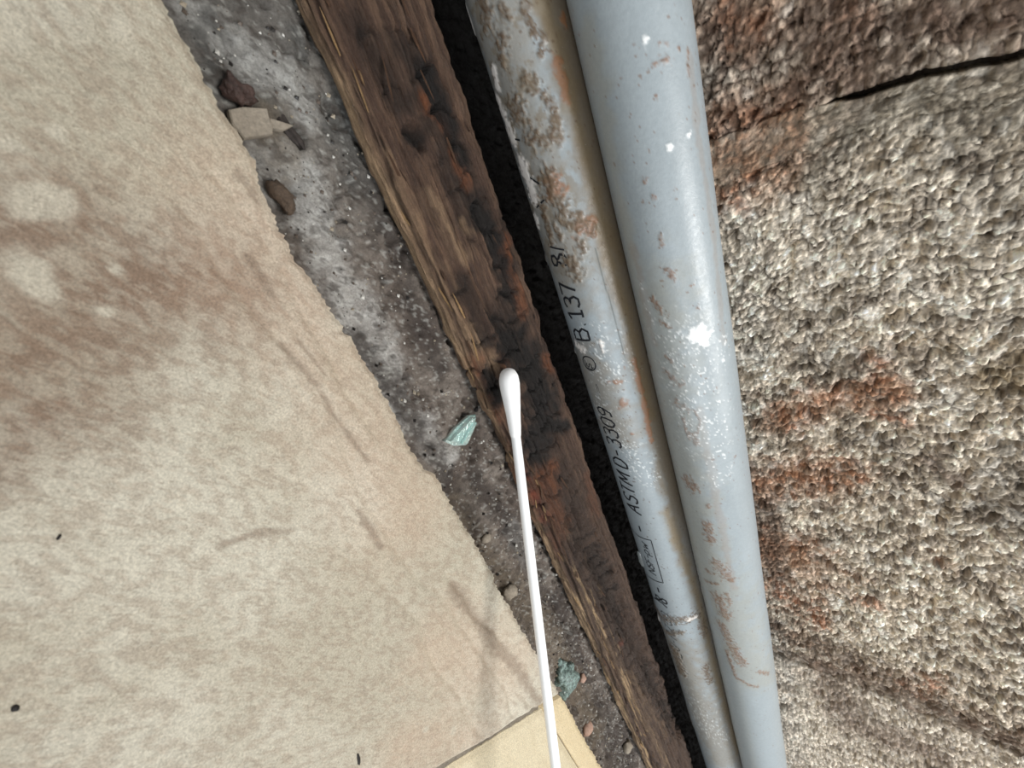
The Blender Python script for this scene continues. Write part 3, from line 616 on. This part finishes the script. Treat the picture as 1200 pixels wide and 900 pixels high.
Pp = np.concatenate([Pp, Pp[:, :1] * np.array([1, 1, 1.])], 1)
col = np.concatenate([col, col[:, :1]], 1)
# close the ends
e0 = np.repeat(Pp[:1].mean(1, keepdims=True), Pp.shape[1], 1); e1 = np.repeat(Pp[-1:].mean(1, keepdims=True), Pp.shape[1], 1)
Pp = np.concatenate([e0, Pp, e1]); col = np.concatenate([col[:1], col, col[-1:]])
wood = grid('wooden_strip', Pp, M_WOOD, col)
tag(wood, 'rotten dark brown wooden strip, charred looking, lying beside the lettered pipe', 'wood strip')

# splinters standing off the broken left edge of the strip
sp_v, sp_f, sp_c = [], [], []
def sliver(p, L, wd, ang, lift, colr):
    a = math.radians(ang); dx, dy = math.cos(a), math.sin(a); b = len(sp_v)
    for t, ww, zz in ((0, .6, 0), (.35, 1, lift * .4), (.8, .5, lift * .9), (1, .08, lift)):
        for sx, sz in ((-1, 0), (0, 1), (1, 0)):
            sp_v.append((p[0] + dx * L * t - dy * wd * ww * sx * .5, p[1] + dy * L * t + dx * wd * ww * sx * .5, p[2] + zz + sz * wd * ww * .45)); sp_c.append(colr)
    for i in range(3):
        for j in range(3):
            j2 = (j + 1) % 3; sp_f.append((b + 3 * i + j, b + 3 * i + j2, b + 3 * i + 3 + j2, b + 3 * i + 3 + j))
    sp_f.append((b + 2, b + 1, b)); sp_f.append((b + 9, b + 10, b + 11))
rs = np.random.RandomState(5)
for k in range(120):
    x = rs.uniform(-40, 260); edge_side = rs.rand() < .8
    y = rs.uniform(56.2, 60) if edge_side else rs.uniform(60, 84)
    z = np.interp(y, prof_y[2:], prof_z[2:]) - .1
    cc = srgb(160, 128, 90) if rs.rand() < .45 and edge_side else srgb(86, 60, 42)
    if x > 22 and x < 62 and not edge_side: cc = srgb(40, 30, 24)
    sliver((x, y, z), rs.uniform(2, 8), rs.uniform(.3, .9), rs.uniform(-9, 9) + (180 if rs.rand() < .5 else 0), rs.uniform(0, .9), cc * rs.uniform(.4, .85))
sl = from_lists('splinters', sp_v, sp_f, M_WOOD, wood, False, np.array(sp_c)); sl['kind'] = 'stuff'

# ------------------------------------------------------------------ cotton swab
A0 = ray(596, 441) * 101.8 + np.array([0, 0, H]); A1 = ray(651.3, 900) * 95.5 + np.array([0, 0, H])
dr = (A1 - A0) / np.linalg.norm(A1 - A0)
swab = empty('cotton_swab', A0)
tag(swab, 'white cotton swab with round cotton head touching the rotten wood', 'cotton swab')
side = np.cross(dr, [0, 0, 1]); side /= np.linalg.norm(side); upv = np.cross(side, dr)
def lathe(name, prof, mat, parent, k=24, nz=0., x0=0):
    th = np.linspace(0, 2 * math.pi, k, endpoint=False); P_ = []
    for s_, r_ in prof:
        rr = r_ * (1 + nz * (fbm(th * 2 + s_, th * 0 + s_ * 1.1 + 9, 3, 240) - .5))
        P_.append(A0 + dr * s_ + np.outer(np.cos(th) * rr, side) + np.outer(np.sin(th) * rr, upv))
    return grid(name, np.array(P_), mat, None, parent, wrap=True)
hp = [(-2.0, .02), (-1.95, .5), (-1.75, 1.05), (-1.35, 1.6), (-.7, 2.05), (0, 2.3), (.8, 2.42), (1.8, 2.42), (3, 2.34), (4.5, 2.22), (6, 2.06), (7.5, 1.9), (9, 1.74), (10.5, 1.6), (12, 1.5), (13.4, 1.38), (14.2, 1.25), (14.6, 1.1)]
ct = lathe('cotton_head', hp, M_COTTON, swab, 32, .10)
lathe('stick', [(3, .0), (3, 1.14)] + [(s_, 1.14) for s_ in np.linspace(6, 150, 30)] + [(150, .0)], M_STICK, swab)

# ------------------------------------------------------------------ things lying on the mortar bed
def bed_z(x, y): return ZM + float(bed_height(np.array([[x]]), np.array([[y]]))[0, 0])
def slab(name, pts, z0, z1, mat, parent=None, tilt=(0, 0), seed=0):
    """irregular flat piece, broken outline, bevelled rim"""
    pts = np.array(pts, float); c = pts.mean(0); vs_, fs = [], []; k = len(pts)
    for zz, sc in ((z0, .93), (z0 + .25 * (z1 - z0), 1), (z1 - .15 * (z1 - z0), 1.0), (z1, .94)):
        for i, p in enumerate(pts):
            q = c + (p - c) * sc; vs_.append((q[0], q[1], zz + tilt[0] * (q[0] - c[0]) + tilt[1] * (q[1] - c[1]) + (RV[(seed * 31 + i * 7) & 4095] - .5) * .25))
    for r_ in range(3):
        for i in range(k):
            j = (i + 1) % k; fs.append((r_ * k + i, r_ * k + j, r_ * k + k + j, r_ * k + k + i))
    fs.append(tuple(range(k - 1, -1, -1))); fs.append(tuple(range(3 * k, 4 * k)))
    return from_lists(name, vs_, fs, mat, parent)
def px_pts(lst, z): return [on_z(x, y, z)[:2] for x, y in lst]
zc = -4.6
o = slab('tile_chip', px_pts([(268, 128), (285, 124), (314, 126), (317, 138), (321, 148), (320, 157), (300, 160), (286, 163), (272, 145)], zc), zc - 1.7, zc, M_CHIP, None, (.03, -.05), 1)
tag(o, 'flat grey-beige tile chip wedged beside the broken tile edge', 'tile chip')
x, y, _ = on_z(279, 107, -5); o = blob('pebble', (x, y, bed_z(x, y) + 1.4), (2.6, 1.9, 1.7), 25, M_REDSTONE, None, 5, .75, 0, 18, 24)
tag(o, 'glossy dark red-brown pebble above the flat tile chip', 'pebble')
x, y, _ = on_z(333, 232, -5); o = blob('bark_crumb', (x, y, bed_z(x, y) + 1.3), (2.9, 1.7, 1.9), 10, M_BROWN, None, 8, .6, 0, smooth=False)
tag(o, 'rough brown crumb against the tile edge below the tile chip', 'crumb')
x, y, _ = on_z(333, 138, -6); o = blob('dark_splinter', (x, y, bed_z(x, y) + .6), (4.6, .9, .9), 12, M_DARK, None, 11, .9, 0, 18, 20)
tag(o, 'dark elongated splinter lying right of the tile chip', 'splinter')
x, y, _ = on_z(326, 147, -5.5); o = slab('clay_sliver', [(x - 1.2, y - .9), (x + .2, y - 1.4), (x + .9, y + .3), (x + .5, y + 2.4), (x - .3, y + 1.0)], bed_z(x, y) + .2, bed_z(x, y) + 1.6, M_CHIP, None, (0, 0), 3)
tag(o, 'small pale clay sliver at the tip of the tile chip', 'sliver')
# glass
zg = bed_z(50.4, 48.6) + .2
o = slab('glass_shard', px_pts([(519, 517), (531, 500), (546, 486), (553, 485), (553, 498), (548, 512), (543, 521), (530, 522)], zg), zg, zg + 1.2, M_GLASS, None, (.0, .08), 6)
tag(o, 'teal glass shard left of the cotton head', 'glass shard')
r1 = slab('ridge', px_pts([(523, 516), (546, 489), (551, 488), (530, 517)], zg), zg + 1.0, zg + 2.2, M_GLASS, o, (0, .05), 8)
r2 = slab('ridge', px_pts([(536, 519), (549, 492), (552, 494), (542, 519)], zg), zg + 1.0, zg + 2.0, M_GLASS, o, (0, .05), 9)
x, y, _ = on_z(667, 800, -5.5); root = empty('glass_lump', (x, y, bed_z(x, y)))
tag(root, 'crushed green glass lump on the mortar right of the swab stick', 'glass lump')
for k, (dx, dy, rr) in enumerate([(0, 0, 4.4), (-3.8, -1.0, 3.8), (3.2, 1.4, 3.6), (-1, 2.4, 3.2), (1.6, -2.2, 3.2), (-6.0, 1.0, 3.0)]):
    blob('fragment', (x + dx, y + dy, bed_z(x, y) + 1.2), (rr, rr * .75, rr * .6), 40 * k, M_GLASSD, root, 14 + k, .9, .8, 9, 12, False)
for px, py, r_, lab, mt in [(686, 797, 1.5, 'pinkish pebble right of the crushed glass lump', M_PINK), (691, 856, 2.2, 'pale lumpy stone beside the cream tile sliver', M_PINK),
        (736, 875, 2.4, 'greyish stone tucked against the foot of the wooden strip', M_CHIP), (571, 632, 1.3, 'small round stone left of the swab stick', M_CHIP),
        (597, 693, 1.9, 'grey stone by the tile edge halfway down the swab stick', M_CHIP), (560, 480, .6, 'tiny black crumb above the teal glass shard', M_BLACK)]:
    x, y, _ = on_z(px, py, -6); o = blob('pebble', (x, y, bed_z(x, y) + r_ * .45), (r_ * 1.25, r_, r_ * .7), rs.uniform(0, 180), mt, None, int(px), .45, 0, 10, 12, False); tag(o, lab, 'pebble')
o = bpy.data.objects
# loose specks on the tile
for px, py, L, wd_, a_, lab in [(18, 830, .45, .35, 0, 'round black speck at the left end of the large tile'), (420, 889, 1.3, .3, -25, 'dark elongated crumb near the diagonal joint'),
        (69, 629, .35, .16, -60, 'tiny dark fleck in the middle of the large tile')]:
    x, y, _ = on_z(px, py, 0); zt = float(tile_relief(np.array([[x]]), np.array([[y]]))[0, 0])
    q = blob('speck', (x, y, zt + .1), (L, wd_, .25), a_, M_BLACK, None, int(px), .4, 0, 8, 10); tag(q, lab, 'speck')

# countless grit on the bed and down in the dark gap beside the pipe
gv, gf, gc = [], [], []
for k in range(2600):
    if k < 1900: x = rs.uniform(-45, 240); y = rs.uniform(34.5, 57.5)
    else: x = rs.uniform(-40, 260); y = rs.uniform(86, 92.5)
    r_ = .14 + .42 * rs.rand()**4; z = bed_z(x, y) + r_ * .3 if k < 3000 else 0
    v = rs.rand(); cc = srgb(196, 194, 188) if v < .16 else srgb(92, 82, 74) if v < .62 else srgb(30, 26, 24) if v < .82 else srgb(150, 140, 124)
    if k >= 1900: cc = srgb(62, 46, 34) if v < .85 else srgb(150, 140, 130)
    b = len(gv); j = rs.uniform(.6, 1.2, 6)
    for i_, (ax, ay, az) in enumerate(((1, 0, 0), (0, 1, 0), (-1, 0, 0), (0, -1, 0), (0, 0, 1), (0, 0, -1))):
        gv.append((x + ax * r_ * j[i_], y + ay * r_ * j[i_], z + az * r_ * j[i_])); gc.append(cc)
    for i_ in range(4):
        gf.append((b + i_, b + (i_ + 1) % 4, b + 4)); gf.append((b + (i_ + 1) % 4, b + i_, b + 5))
gr = from_lists('grit', gv, gf, M_GRIT, None, False, np.array(gc)); tag(gr, 'loose grit scattered over the mortar bed and beside the pipe', 'grit', kind='stuff')
